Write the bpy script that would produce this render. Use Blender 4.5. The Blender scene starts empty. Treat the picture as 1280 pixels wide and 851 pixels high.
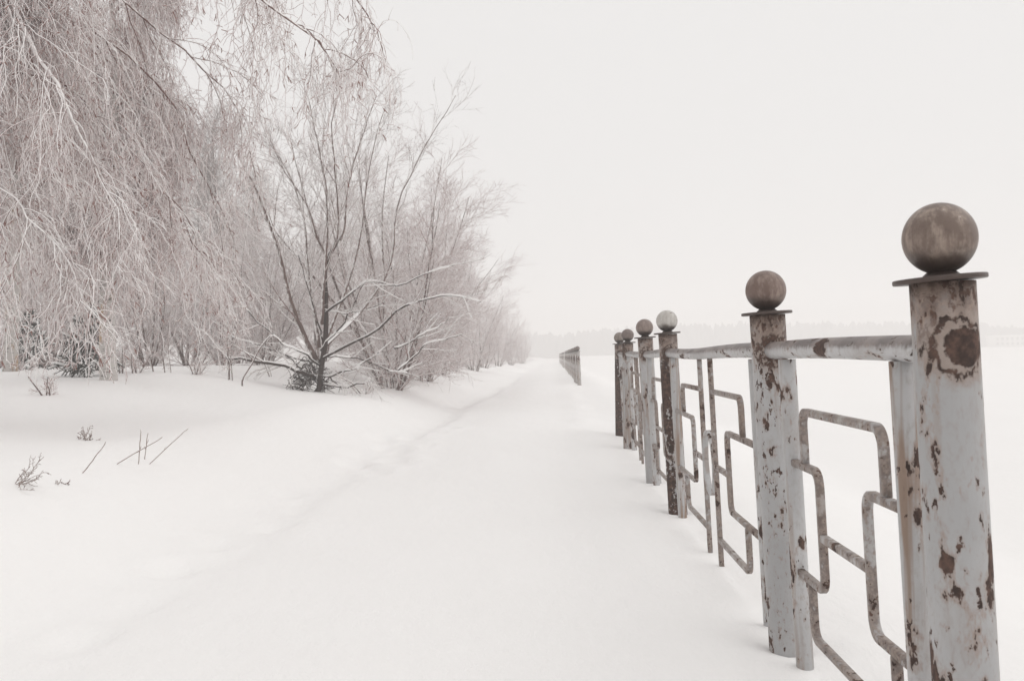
import bpy, math
import numpy as np

C = bpy.context.scene.collection
SC = bpy.context.scene
rad = math.radians
EYE = 1.15

# ------------------------------------------------------------------ camera
PITCH, ROLL, FPX = rad(0.94), rad(1.25), 1250.0
fwd = np.array([0, math.cos(PITCH), math.sin(PITCH)])
r0 = np.array([1.0, 0, 0]); u0 = np.cross(r0, fwd)
cr = r0 * math.cos(ROLL) - u0 * math.sin(ROLL)
cu = u0 * math.cos(ROLL) + r0 * math.sin(ROLL)

def at(x, y, Y):
    """point at forward distance Y on the sight line of photo position (x, y); used as a survey of the place"""
    v = fwd + cr * (x - 640) / FPX - cu * (y - 425.5) / FPX
    p = v * (Y / v[1]); p[2] += EYE
    return p

from mathutils import Matrix
cam = bpy.data.cameras.new('camera'); camo = bpy.data.objects.new('camera', cam); C.objects.link(camo)
m = Matrix.Identity(4)
for i in range(3):
    m[i][0], m[i][1], m[i][2] = cr[i], cu[i], -fwd[i]
m[2][3] = EYE
camo.matrix_world = m
cam.sensor_width = 36.0; cam.lens = 36.0 * FPX / 1280
cam.clip_start = 0.05; cam.clip_end = 6000
cam.dof.use_dof = True; cam.dof.focus_distance = 5.0; cam.dof.aperture_fstop = 11.0
SC.camera = camo

# ------------------------------------------------------------------ world, sun, exposure
SUN_EL, SUN_AZ = 46, 105          # azimuth clockwise from +Y (where the light comes from)
w = bpy.data.worlds.new("World"); SC.world = w; w.use_nodes = True
nt = w.node_tree; nt.nodes.clear()
sky = nt.nodes.new('ShaderNodeTexSky'); sky.sky_type = 'NISHITA'; sky.sun_disc = False
sky.sun_elevation = rad(SUN_EL); sky.sun_rotation = rad(SUN_AZ); sky.dust_density = 6; sky.air_density = 1
hs = nt.nodes.new('ShaderNodeHueSaturation'); hs.inputs['Saturation'].default_value = 0.04
mx = nt.nodes.new('ShaderNodeMixRGB'); mx.inputs[0].default_value = 0.94
mx.inputs[2].default_value = (8.80, 8.69, 8.62, 1)     # the even cloud layer over the sky
bg = nt.nodes.new('ShaderNodeBackground'); bg.inputs[1].default_value = 0.1
wo = nt.nodes.new('ShaderNodeOutputWorld')
nt.links.new(sky.outputs[0], hs.inputs['Color']); nt.links.new(hs.outputs[0], mx.inputs[1])
nt.links.new(mx.outputs[0], bg.inputs[0]); nt.links.new(bg.outputs[0], wo.inputs[0])
sun = bpy.data.lights.new('sun', 'SUN'); sun.energy = 0.78; sun.angle = rad(95); sun.color = (1, .975, .945)
so = bpy.data.objects.new('sun', sun); C.objects.link(so)
so.rotation_euler = (rad(90 - SUN_EL), 0, rad(180 - SUN_AZ))
SC.view_settings.view_transform = 'Standard'; SC.view_settings.look = 'None'
SC.view_settings.gamma = 1; SC.view_settings.exposure = 0.0; SC.view_settings.use_curve_mapping = False
SC.cycles.volume_bounces = 3; SC.cycles.max_bounces = 10; SC.cycles.diffuse_bounces = 5

# ------------------------------------------------------------------ helpers
def link(name, me, mat=None, parent=None, smooth=True):
    o = bpy.data.objects.new(name, me); C.objects.link(o)
    if mat is not None: me.materials.append(mat)
    if parent is not None: o.parent = parent
    if smooth: me.polygons.foreach_set('use_smooth', np.ones(len(me.polygons), bool))
    return o

def mesh_np(name, V, Fq, Ft=None):
    """mesh from numpy vertices, quads and triangles"""
    me = bpy.data.meshes.new(name)
    V = np.asarray(V, np.float32); nq = 0 if Fq is None else len(Fq); ntri = 0 if Ft is None else len(Ft)
    me.vertices.add(len(V)); me.vertices.foreach_set('co', V.ravel())
    loops = []
    if nq: loops.append(np.asarray(Fq, np.int32).ravel())
    if ntri: loops.append(np.asarray(Ft, np.int32).ravel())
    L = np.concatenate(loops)
    me.loops.add(len(L)); me.loops.foreach_set('vertex_index', L)
    st = np.concatenate([np.arange(nq) * 4, nq * 4 + np.arange(ntri) * 3]).astype(np.int32)
    me.polygons.add(nq + ntri); me.polygons.foreach_set('loop_start', st)
    me.update(calc_edges=True); me.validate()
    return me

def norm(a): return a / np.maximum(np.linalg.norm(a, axis=-1, keepdims=True), 1e-9)

class MB:
    """collects tubes, boxes and surfaces of one part"""
    def __init__(s): s.V = []; s.Q = []; s.T = []; s.n = 0
    def add(s, V, Q=None, T=None):
        V = np.asarray(V, float).reshape(-1, 3)
        if Q is not None and len(Q): s.Q.append(np.asarray(Q) + s.n)
        if T is not None and len(T): s.T.append(np.asarray(T) + s.n)
        s.V.append(V); s.n += len(V); return s
    def tubes(s, P, R, sides=3, cap=False, seed=0, squash=None):
        P = np.asarray(P, float); R = np.asarray(R, float)
        if P.ndim == 2: P = P[None]; R = R[None]
        N, K, _ = P.shape
        if N == 0: return s
        T = norm(np.gradient(P, axis=1))
        ch = norm(P[:, -1] - P[:, 0]); rg = np.random.default_rng(seed)
        ref = norm(np.cross(ch, norm(rg.normal(size=(N, 3)))))[:, None, :]
        n1 = norm(ref - (ref * T).sum(-1, keepdims=True) * T); n2 = np.cross(T, n1)
        a = np.arange(sides) * 2 * np.pi / sides
        V = P[:, :, None, :] + R[:, :, None, None] * (np.cos(a)[None, None, :, None] * n1[:, :, None, :] + np.sin(a)[None, None, :, None] * n2[:, :, None, :])
        idx = np.arange(N * K * sides).reshape(N, K, sides)
        A = idx[:, :-1]; B = idx[:, 1:]
        Q = np.stack([A, np.roll(A, -1, 2), np.roll(B, -1, 2), B], -1).reshape(-1, 4)
        tri = None
        V = V.reshape(-1, 3)
        if cap:
            base = len(V); V = np.concatenate([V, P[:, 0], P[:, -1]]); tri = []
            for e, off in ((0, 0), (K - 1, N)):
                ring = idx[:, e]; nx = np.roll(ring, -1, 1); c = (base + off + np.arange(N))[:, None].repeat(sides, 1)
                tri.append(np.stack([c, nx, ring] if e == 0 else [c, ring, nx], -1).reshape(-1, 3))
            tri = np.concatenate(tri)
        return s.add(V, Q, tri)
    def lathe(s, prof, n=48):
        """closed surface of revolution about z, prof = [(r, z)...] from bottom to top with r > 0"""
        a = np.arange(n) * 2 * np.pi / n; prof = np.asarray(prof, float); k = len(prof)
        V = np.stack([prof[:, 0:1] * np.cos(a), prof[:, 0:1] * np.sin(a), prof[:, 1:2].repeat(n, 1)], -1).reshape(-1, 3)
        i = np.arange(k * n).reshape(k, n); A = i[:-1]; B = i[1:]
        Q = np.stack([A, np.roll(A, -1, 1), np.roll(B, -1, 1), B], -1).reshape(-1, 4)
        b = len(V); V = np.concatenate([V, [[0, 0, prof[0, 1]], [0, 0, prof[-1, 1]]]])
        r0_, r1_ = i[0], i[-1]
        T = np.concatenate([np.stack([np.full(n, b), np.roll(r0_, -1), r0_], -1), np.stack([np.full(n, b + 1), r1_, np.roll(r1_, -1)], -1)])
        return s.add(V, Q, T)
    def box(s, c, h):
        c = np.asarray(c, float); h = np.asarray(h, float)
        V = np.array([[x, y, z] for x in (-1, 1) for y in (-1, 1) for z in (-1, 1)], float) * h + c
        return s.add(V, [[0, 1, 3, 2], [4, 6, 7, 5], [0, 4, 5, 1], [2, 3, 7, 6], [0, 2, 6, 4], [1, 5, 7, 3]])
    def build(s, name, mat, parent=None, smooth=True):
        me = mesh_np(name, np.concatenate(s.V), np.concatenate(s.Q) if s.Q else None, np.concatenate(s.T) if s.T else None)
        return link(name, me, mat, parent, smooth)

def tag(o, label=None, cat=None, group=None, kind=None):
    if label: o['label'] = label
    if cat: o['category'] = cat
    if group: o['group'] = group
    if kind: o['kind'] = kind
    return o

def empty(name, loc=(0, 0, 0), label=None, cat=None, group=None):
    o = bpy.data.objects.new(name, None); C.objects.link(o); o.location = loc
    o.empty_display_size = .2
    return tag(o, label, cat, group)

def copy_tree(o, parent=None):
    c = o.copy(); C.objects.link(c)
    if parent is not None: c.parent = parent
    for ch in list(o.children): copy_tree(ch, c)
    return c

def vnoise(x, y, seed=0):
    """smooth value noise on numpy arrays"""
    xi = np.floor(x).astype(np.int64); yi = np.floor(y).astype(np.int64); fx = x - xi; fy = y - yi
    fx = fx * fx * (3 - 2 * fx); fy = fy * fy * (3 - 2 * fy)
    def h(a, b):
        n = (a * 374761393 + b * 668265263 + seed * 974711) & 0x7fffffff
        n = ((n ^ (n >> 13)) * 1274126177) & 0x7fffffff
        return ((n ^ (n >> 16)) & 0xffff) / 65535.0
    return (h(xi, yi) * (1 - fx) + h(xi + 1, yi) * fx) * (1 - fy) + (h(xi, yi + 1) * (1 - fx) + h(xi + 1, yi + 1) * fx) * fy * 1.0

def sst(a, b, x):
    t = np.clip((x - a) / (b - a), 0, 1); return t * t * (3 - 2 * t)

# ------------------------------------------------------------------ materials
def nodes(name):
    mt = bpy.data.materials.new(name); mt.use_nodes = True; t = mt.node_tree
    return mt, t, t.nodes['Principled BSDF']
def N(t, typ, **kw):
    n = t.nodes.new(typ)
    for k, v in kw.items():
        if k in ('op',): n.operation = v
        elif k == 'dt': n.data_type = v
        else: n.inputs[k].default_value = v
    return n
def math_(t, op, a, b=None, clamp=False):
    n = t.nodes.new('ShaderNodeMath'); n.operation = op; n.use_clamp = clamp
    for i, v in enumerate((a, b)):
        if v is None: continue
        if isinstance(v, (int, float)): n.inputs[i].default_value = v
        else: t.links.new(v, n.inputs[i])
    return n.outputs[0]
def ramp(t, v, lo, hi, a=0.0, b=1.0):
    n = t.nodes.new('ShaderNodeMapRange'); n.interpolation_type = 'SMOOTHSTEP'
    for k, q in (('From Min', lo), ('From Max', hi), ('To Min', a), ('To Max', b)): n.inputs[k].default_value = q
    t.links.new(v, n.inputs['Value']); return n.outputs[0]
def mixc(t, f, a, b):
    n = t.nodes.new('ShaderNodeMixRGB')
    for i, v in enumerate((f, a, b)):
        if isinstance(v, (int, float)): n.inputs[i].default_value = v
        elif isinstance(v, tuple): n.inputs[i].default_value = (*v, 1)
        else: t.links.new(v, n.inputs[i])
    return n.outputs[0]
def coords(t, scale=(1, 1, 1), loc=(0, 0, 0), which='Object'):
    c = t.nodes.new('ShaderNodeTexCoord'); mp = t.nodes.new('ShaderNodeMapping')
    mp.inputs['Scale'].default_value = scale; mp.inputs['Location'].default_value = loc
    t.links.new(c.outputs[which], mp.inputs['Vector']); return mp.outputs[0]
def noise(t, vec, scale, detail=4, rough=.55):
    n = t.nodes.new('ShaderNodeTexNoise'); n.inputs['Scale'].default_value = scale
    n.inputs['Detail'].default_value = detail; n.inputs['Roughness'].default_value = rough
    t.links.new(vec, n.inputs['Vector']); return n.outputs['Fac']
def bump(t, b, h, strength, dist):
    n = t.nodes.new('ShaderNodeBump'); n.inputs['Strength'].default_value = strength; n.inputs['Distance'].default_value = dist
    t.links.new(h, n.inputs['Height']); t.links.new(n.outputs[0], b.inputs['Normal'])

def snow_mat():
    mt, t, b = nodes('snow')
    v = coords(t)
    n1 = noise(t, v, 1.2, 5); n2 = noise(t, v, 60, 4, .7)
    t.links.new(mixc(t, n1, (.885, .872, .862), (.91, .90, .892)), b.inputs['Base Color'])
    b.inputs['Roughness'].default_value = .75; b.inputs['Specular IOR Level'].default_value = .25
    h = math_(t, 'ADD', math_(t, 'MULTIPLY', n2, .5), math_(t, 'MULTIPLY', noise(t, coords(t, (1, .5, 1)), 9, 5, .6), 1.2))
    h = math_(t, 'ADD', h, math_(t, 'MULTIPLY', noise(t, v, 220, 2, .7), .12))
    bump(t, b, h, .5, .022)
    return mt

def frost_mat(name, bark, frost=(.74, .715, .705), lo=-.1, hi=.55, wind=(-.45, -.35, .75), nscale=14.0):
    """bark with hoar frost caked on the windward upper side of every twig"""
    mt, t, b = nodes(name)
    g = t.nodes.new('ShaderNodeNewGeometry')
    d = t.nodes.new('ShaderNodeVectorMath'); d.operation = 'DOT_PRODUCT'
    t.links.new(g.outputs['Normal'], d.inputs[0]); d.inputs[1].default_value = wind
    v = coords(t)
    f = math_(t, 'ADD', d.outputs['Value'], math_(t, 'MULTIPLY', math_(t, 'SUBTRACT', noise(t, v, nscale, 2), .5), 1.1))
    f = ramp(t, f, lo, hi)
    bk = mixc(t, noise(t, v, 4.0, 3), tuple(.75 * c for c in bark), tuple(min(1, 1.35 * c) for c in bark))
    t.links.new(mixc(t, f, bk, frost), b.inputs['Base Color'])
    b.inputs['Roughness'].default_value = .85; b.inputs['Specular IOR Level'].default_value = .15
    return mt

def birch_bark():
    mt, t, b = nodes('birch_bark')
    v = coords(t, (1, 1, .35)); v2 = coords(t)
    bands = ramp(t, noise(t, coords(t, (3, 3, 14)), 3.0, 3), .58, .68)
    peel = ramp(t, noise(t, v, 5.0, 3), .56, .64)
    c = mixc(t, peel, (.50, .47, .45), (.42, .30, .20))
    t.links.new(mixc(t, bands, c, (.06, .05, .045)), b.inputs['Base Color'])
    b.inputs['Roughness'].default_value = .8
    return mt

RUST_DARK = (.040, .026, .022); RUST = (.105, .062, .048); RUST_PALE = (.30, .21, .16)
def paint_mat(name, seed, chip=.60, top=.04, topw=.05, weld=True, dark=0.0, streak=0.0, paint=(.40, .398, .402), cscale=9.0, scar=False, bar=0.0, dirt=0.0, small=.655, vs=.5, grime=.3):
    """old grey paint on steel: chipped to rust, rust under the cap plate and round the welds, rust runs below"""
    mt, t, b = nodes(name)
    mul = lambda a, c: math_(t, 'MULTIPLY', a, c)
    sub = lambda a, c: math_(t, 'SUBTRACT', a, c)
    add = lambda a, c: math_(t, 'ADD', a, c)
    mxm = lambda a, c: math_(t, 'MAXIMUM', a, c)
    lo = (seed * 3.7, seed * 1.9, seed * 5.3)
    v = coords(t, (1, vs if vs > 1 else 1, vs) if vs != 9 else (1, .35, 1), lo); vo = coords(t)
    sep = t.nodes.new('ShaderNodeSeparateXYZ'); t.links.new(vo, sep.inputs[0]); X, Y, Z = sep.outputs
    nbig = noise(t, v, 3.5, 3); nmid = noise(t, v, cscale, 5, .62); nf = noise(t, v, 75, 4, .7); nch = noise(t, v, cscale * 3.3, 4, .62)
    nsm = noise(t, coords(t, (1, 1, 1), lo), 38, 4, .65)
    base = mixc(t, ramp(t, nbig, .3, .7), tuple(.86 * c for c in paint), tuple(min(1, 1.10 * c) for c in paint))
    base = mixc(t, ramp(t, nf, .48, .72, 0, .45), base, (.30, .265, .245))
    gm = ramp(t, noise(t, coords(t, (1, 1, .4), (lo[1], lo[2], lo[0])), 6, 5, .7), .47, .72, 0, grime)
    base = mixc(t, gm, base, (.25, .195, .165))
    # rust runs, long and narrow
    run = noise(t, coords(t, (1, 1, .05), lo), 26, 3, .5)
    base = mixc(t, ramp(t, run, .56 - .13 * streak, .70 - .13 * streak, 0, .30 + streak), base, (.25, .175, .13))
    if streak > .3: base = mixc(t, mul(ramp(t, run, .66, .74), ramp(t, nf, .38, .58)), base, (.12, .075, .055))
    # chips
    cm = add(nmid, mul(sub(nbig, .5), .6))
    halo = ramp(t, cm, chip - .055, chip + .005, 0, .6); core = ramp(t, cm, chip, chip + .018)
    sm = ramp(t, add(nch, mul(sub(nbig, .5), .25)), small, small + .02)
    base = mixc(t, mxm(halo, ramp(t, nch, small - .05, small, 0, .4)), base, (.29, .21, .17))
    rustc = mixc(t, ramp(t, nsm, .35, .7), RUST_DARK, tuple(1.15 * c for c in RUST))
    mask = mxm(core, sm)
    if bar:                                   # thin bars: paint worn to a brown mottle, flecks of bare rust
        w1 = ramp(t, add(mul(nmid, .6), mul(nsm, .4)), .62 - bar * .25, .72 - bar * .25)
        base = mixc(t, mul(w1, .75), base, mixc(t, ramp(t, nsm, .4, .6), (.11, .070, .055), (.26, .20, .165)))
        mask = mul(mxm(mask, ramp(t, nsm, .60, .66)), w1)
    if dirt:                                  # grime and thin ice lying on the upper side of the pipe
        g = t.nodes.new('ShaderNodeNewGeometry'); sg = t.nodes.new('ShaderNodeSeparateXYZ'); t.links.new(g.outputs['Normal'], sg.inputs[0])
        gr = add(sg.outputs[2], mul(sub(nsm, .5), 1.2))
        base = mixc(t, ramp(t, gr, -.15, .40, 0, dirt), base, mixc(t, ramp(t, nmid, .35, .65), (.085, .062, .055), (.23, .185, .17)))
    if top is not None:                       # rust creeping down from the cap plate
        tm = add(add(Z, mul(sub(nmid, .5), .28)), mul(sub(nsm, .5), .10))
        tmask = ramp(t, tm, top - .035, top + topw)
        base = mixc(t, mul(tmask, .92), base, mixc(t, ramp(t, nsm, .35, .65), (.115, .072, .055), (.30, .225, .185)))
        mask = mxm(mask, mul(tmask, ramp(t, add(mul(nch, .5), mul(nsm, .5)), .50, .58)))
    if weld:                                  # burnt ring where a pipe is welded on, at z = 0 on the -y side
        ox = .012 if scar else 0.0
        r0 = math_(t, 'SQRT', add(mul(X, X), mul(Z, Z)))
        x2 = sub(X, ox); r1 = math_(t, 'SQRT', add(mul(x2, x2), mul(Z, Z)))
        jit = add(mul(sub(nmid, .5), .055), mul(sub(nsm, .5), .06))
        r = add(r0, jit); rd = add(r1, mul(jit, .6))
        neg = math_(t, 'LESS_THAN', Y, -.01)
        base = mixc(t, mul(mul(ramp(t, r, .098, .056), neg), .8), base, mixc(t, nsm, (.20, .14, .11), (.36, .29, .25)))
        if scar:
            ring = mul(mul(ramp(t, r, .046, .052), ramp(t, r, .066, .058)), ramp(t, nch, .36, .44))
            disc = ramp(t, rd, .043, .038)
            rm = mul(mxm(ring, disc), neg)
        else:
            rm = mul(mul(ramp(t, r, .074, .060), ramp(t, nsm, .42, .52)), neg)
        mask = mxm(mask, rm)
    if dark > 0:                              # nearly all the paint gone below the rail
        dm = add(mul(Z, -2.0), mul(sub(nmid, .5), 1.6))
        mask = mxm(mask, mul(ramp(t, dm, .06, .16), ramp(t, add(mul(cm, .6), mul(nsm, .4)), dark + .02, dark)))
    col = mixc(t, mask, base, rustc)
    t.links.new(col, b.inputs['Base Color'])
    t.links.new(ramp(t, mask, 0, 1, .46, .9), b.inputs['Roughness'])
    b.inputs['Specular IOR Level'].default_value = .35
    bump(t, b, add(mul(mask, -.8), mul(nf, .3)), .7, .003)
    return mt

def ball_mat(name, seed, a, b_, amount=.5, swirl=0.0, speck=0.0):
    mt, t, b = nodes(name)
    lo = (seed * 2.3, seed * 4.1, seed * .7)
    st = noise(t, coords(t, (14, 14, 1.8), lo), 3.2, 5, .68)       # streaks running down
    bl = noise(t, coords(t, (1, 1, 1), lo), 14, 4, .6); fine = noise(t, coords(t, (1, 1, 1), lo), 110, 3, .6)
    sw = noise(t, coords(t, (4, 4, 22), lo), 3.0, 4, .7)
    f = math_(t, 'ADD', math_(t, 'MULTIPLY', st, .55), math_(t, 'MULTIPLY', bl, .45))
    col = mixc(t, ramp(t, f, .53 - amount * .2, .70 - amount * .2), a, b_)
    col = mixc(t, ramp(t, bl, .55, .75, 0, .6), col, RUST)
    if swirl: col = mixc(t, ramp(t, sw, .60, .66, 0, swirl), col, (.10, .07, .06))
    if speck: col = mixc(t, ramp(t, st, .66, .70, 0, speck), col, (.60, .57, .54))
    col = mixc(t, ramp(t, fine, .5, .8, 0, .35), col, RUST_DARK)
    sp = t.nodes.new('ShaderNodeSeparateXYZ'); t.links.new(coords(t), sp.inputs[0])     # underside darkened in colour: weld rust, plus painted shade and reflection
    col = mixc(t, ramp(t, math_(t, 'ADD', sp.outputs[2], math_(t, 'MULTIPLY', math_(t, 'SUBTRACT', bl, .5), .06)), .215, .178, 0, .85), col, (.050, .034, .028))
    t.links.new(col, b.inputs['Base Color']); b.inputs['Roughness'].default_value = .40
    b.inputs['Metallic'].default_value = .2
    bump(t, b, math_(t, 'ADD', st, fine), .25, .002)
    return mt

M = {}
M['snow'] = snow_mat()
M['birch'] = birch_bark()
M['birch_twig'] = frost_mat('frosted_birch_twig', (.23, .090, .080), frost=(.92, .895, .885), lo=-.60, hi=.06)
M['birch_twig_shaded'] = frost_mat('shaded_birch_twig', (.21, .090, .080), frost=(.90, .86, .85), lo=-.42, hi=.22)  # less frost on the rear birches paints the curtain's inner shade into the colour
M['catkin'] = frost_mat('birch_catkin', (.235, .125, .105), frost=(.86, .83, .82), lo=.0, hi=.6)
M['birch_limb'] = frost_mat('frosted_birch_limb', (.150, .085, .075), frost=(.88, .86, .85), lo=-.02, hi=.38)
M['bush_twig'] = frost_mat('frosted_bush_twig', (.225, .112, .102), frost=(.91, .88, .875), lo=-.56, hi=.14)
M['bush_bark'] = frost_mat('frosted_bush_bark', (.115, .075, .066), frost=(.86, .84, .83), lo=.15, hi=.6)
M['dark_bark'] = frost_mat('wet_dark_bark', (.040, .026, .022), lo=.62, hi=.82, wind=(-.15, -.1, .95), nscale=9)
M['hero_twig'] = frost_mat('grey_twig', (.150, .085, .075), frost=(.88, .86, .85), lo=-.35, hi=.25)
M['far_twig'] = frost_mat('grey_far_twig', (.165, .105, .098), frost=(.86, .84, .83), lo=-.12, hi=.65)
M['stem_bark'] = frost_mat('brown_stem_bark', (.115, .074, .064), frost=(.86, .84, .83), lo=.12, hi=.62, wind=(-.5, -.3, .6), nscale=12)
M['needle'] = frost_mat('snowy_needles', (.030, .028, .022), frost=(.8, .79, .78), lo=.60, hi=.85, wind=(0, 0, 1), nscale=6)
M['stem'] = frost_mat('dry_stem', (.20, .135, .115), lo=.35, hi=.8)
M['ball_neck'] = None

# ------------------------------------------------------------------ ground
WELLS = [(.835 + .05 + .0416 * 2.13, 2.13), (1.02, 3.815), (1.158, 7.125), (1.222, 8.81), (1.40, 12.12), (1.47, 13.8)]
_r = np.random.default_rng(77)
TRACKS = [(-1.62 - .10 * (i % 2) * 2 - .25 * _r.random() + .0416 * (10.2 + .42 * i), 10.2 + .42 * i + .1 * _r.random(), .10 + .05 * _r.random(), .02 + .028 * _r.random()) for i in range(13)]
TRACKS += [(-2.0 + .35 * _r.random(), 4.2 + .75 * i, .10, .012 + .02 * _r.random()) for i in range(7)]
TRACKS += [(x - .55, y, r, d) for x, y, r, d in TRACKS[2:9:2]]
def gz(x, y):
    """height of the snow; xf is measured across the path from the line of sight along the fence"""
    x = np.asarray(x, float); y = np.asarray(y, float)
    xf = x - .0416 * np.clip(y, -40, 400)
    z = np.zeros(np.broadcast(x, y).shape)
    # left bank with its drifts
    edge = -2.05 + .18 * (vnoise(y * .22 + 7, 0 * y, 3) - .5) * 2
    bank = .50 * sst(0, 1.6, edge - xf) + .10 * sst(1.2, 3, edge - xf)
    rise = sst(8, 20, y) * (1 - .55 * sst(30, 60, y))
    bank = bank + .52 * sst(2.6, 5.2, edge - xf) * rise
    bank = bank * (1 - .45 * sst(22, 40, y) * sst(-6, -3, xf))
    z = z + bank
    # shallow trodden trough at the foot of the bank, softened by new snow
    wv = .10 * (vnoise(y * .9, 0 * y, 21) - .5) + .05 * (vnoise(y * 2.7, 0 * y, 22) - .5)
    lip = edge + .16 + wv
    tr = sst(-.55, -.05, xf - lip) * (1 - sst(-.06, .22, xf - lip)) + .35 * np.exp(-((xf - lip - .16) / .22) ** 2) * -1
    z = z - .032 * tr * sst(80, 25, y) * (.55 + .9 * vnoise(y * .5, 0 * y, 23))
    # old footprints, nearly snowed in
    ph = y / .62
    foot = np.exp(-(((ph - np.floor(ph) - .5) * .62) / .15) ** 2) * np.exp(-((xf - edge + .12 - .17 * np.sign(np.mod(np.floor(ph), 2) - .5)) / .10) ** 2)
    z = z - .060 * foot * (vnoise(y * .35, y * 0, 9) ** 1.5) * sst(50, 15, y)
    for fx, fy, fr, fd in TRACKS:
        q = ((x - fx) ** 2 + ((y - fy) * .55) ** 2) / fr ** 2
        z = z - fd * np.exp(-q) + fd * .5 * np.exp(-((np.sqrt(q) - 1.7) / .5) ** 2)
    # path: gentle crown and wind ripples
    z = z + .05 * np.exp(-((xf + .6) / 1.1) ** 2)
    n = (vnoise(x * .7, y * .35, 1) - .5) * .07 + (vnoise(x * .25, y * .13, 2) - .5) * .12
    n = n + (vnoise(x * 2.6 + y * .8, y * 1.1, 4) - .5) * .014 + (vnoise(x * 7, y * 4, 5) - .5) * .004
    fl = sst(60, 20, np.abs(xf)) * sst(300, 60, y)
    z = z + n * fl
    for px_, py_ in WELLS:
        q = np.sqrt((x - px_) ** 2 + (y - py_) ** 2)
        z = z - .022 * np.exp(-(q / .11) ** 2) + .014 * np.exp(-((q - .24) / .10) ** 2)
    # along the fence the surface sits a hand lower between the posts than by the mid path
    z = z + .05 * np.exp(-((xf - .45) / .25) ** 2) * (vnoise(y * .8, y * 0, 8))
    z = z + .050 * sst(-.1, .5, xf) * sst(2.0, 1.1, xf) * sst(13.5, 10, y)
    z = z + .16 * sst(20, 33, y) * sst(-2, -.5, xf)
    # open field beyond the fence: lower, then rising to the far shore
    z = z - 1.25 * sst(1.15, 5.5, xf + .25 * (vnoise(y * .3, y * 0, 6) - .5)) * sst(1500, 1200, -y)
    z = z + 2.0 * sst(100, 420, y) * sst(1, 10, xf)
    # far left woodland floor
    return z

def ground():
    xf = np.concatenate([-np.geomspace(560, 7, 46), np.arange(-6.9, 3.0, .062), np.geomspace(3.05, 820, 64)])
    yy = [-40.0, -30, -20, -12, -7, -4, -2, -1, 0, .7, 1.3, 1.8]
    y = 2.2
    while y < 1500: yy.append(y); y *= 1.0125
    yy = np.array(yy); X, Y = np.meshgrid(xf, yy)
    X = X + .0416 * np.clip(Y, -40, 400)
    Z = gz(X, Y)
    i = np.arange(X.size).reshape(X.shape)
    Q = np.stack([i[:-1, :-1], i[:-1, 1:], i[1:, 1:], i[1:, :-1]], -1).reshape(-1, 4)
    me = mesh_np('snow_ground', np.stack([X, Y, Z], -1).reshape(-1, 3), Q)
    tag(link('snow_ground', me, M['snow']), kind='structure')
ground()

def gpix(x, y, Ymin=2.5, Ymax=200):
    """where the sight line of photo position (x, y) meets the snow"""
    v = fwd + cr * (x - 640) / FPX - cu * (y - 425.5) / FPX
    t = np.geomspace(Ymin, Ymax, 4000); P = v[None] * (t / v[1])[:, None]; P[:, 2] += EYE
    g = gz(P[:, 0], P[:, 1]); k = np.argmax(P[:, 2] < g)
    return np.array([P[k, 0], P[k, 1], g[k]])

# ------------------------------------------------------------------ the iron fence
LEAN = .033
ZG = EYE                                   # local z = 0 is the rail's axis
post_mats = [
    paint_mat('paint_post_end', 1, chip=.565, top=.035, topw=.07, scar=True, cscale=11, small=.615, grime=.6),
    paint_mat('paint_post_chipped', 2, chip=.590, top=.030, topw=.05, cscale=19, small=.620, grime=.4),
    paint_mat('paint_post_bare', 3, chip=.66, top=.05, topw=.04, dark=.55, cscale=10),
    paint_mat('paint_post_grey', 4, chip=.60, top=.05, topw=.04, cscale=10, streak=.3),
    paint_mat('paint_post_streaked', 5, chip=.555, top=.03, topw=.04, cscale=9, streak=.3),
    paint_mat('paint_post_dark', 6, chip=.66, top=.05, topw=.04, dark=.56, cscale=10),
]
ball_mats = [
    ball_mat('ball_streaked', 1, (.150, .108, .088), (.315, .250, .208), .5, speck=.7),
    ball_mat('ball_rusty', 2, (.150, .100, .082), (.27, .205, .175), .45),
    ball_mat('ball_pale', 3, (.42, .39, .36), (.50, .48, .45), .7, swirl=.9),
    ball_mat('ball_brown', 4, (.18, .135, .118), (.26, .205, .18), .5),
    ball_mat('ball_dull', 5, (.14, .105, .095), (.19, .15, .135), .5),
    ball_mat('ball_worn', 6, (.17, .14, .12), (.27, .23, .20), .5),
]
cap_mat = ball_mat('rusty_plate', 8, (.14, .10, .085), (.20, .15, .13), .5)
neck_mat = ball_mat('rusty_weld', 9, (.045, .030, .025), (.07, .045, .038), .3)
pipe_mats = [paint_mat('paint_pipe_%s' % k, 10 + i, chip=c, top=None, weld=False, cscale=cs, streak=st, dirt=dt, paint=(.45, .448, .452), small=.65, vs=q)
             for i, (k, c, cs, st, dt, q) in enumerate([('rail', .66, 12, .0, .85, 9), ('stained', .60, 10, .65, 0, .5), ('clean', .60, 13, .15, 0, .5)])]
bar_mats = [paint_mat('paint_bar_%s' % k, 20 + i, chip=c, top=None, weld=False, cscale=16, streak=.2, bar=bb, vs=1, paint=(.42, .405, .40))
            for i, (k, c, bb) in enumerate([('worn', .66, .85), ('rusty', .64, 1.05)])]
far_panel_mat = paint_mat('paint_far_panel', 33, chip=.64, top=None, weld=False, cscale=6, streak=.1, paint=(.56, .545, .535), grime=.2)
far_mat = paint_mat('paint_far_fence', 31, chip=.56, top=None, weld=False, cscale=6, streak=.3, paint=(.44, .42, .41))

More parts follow.
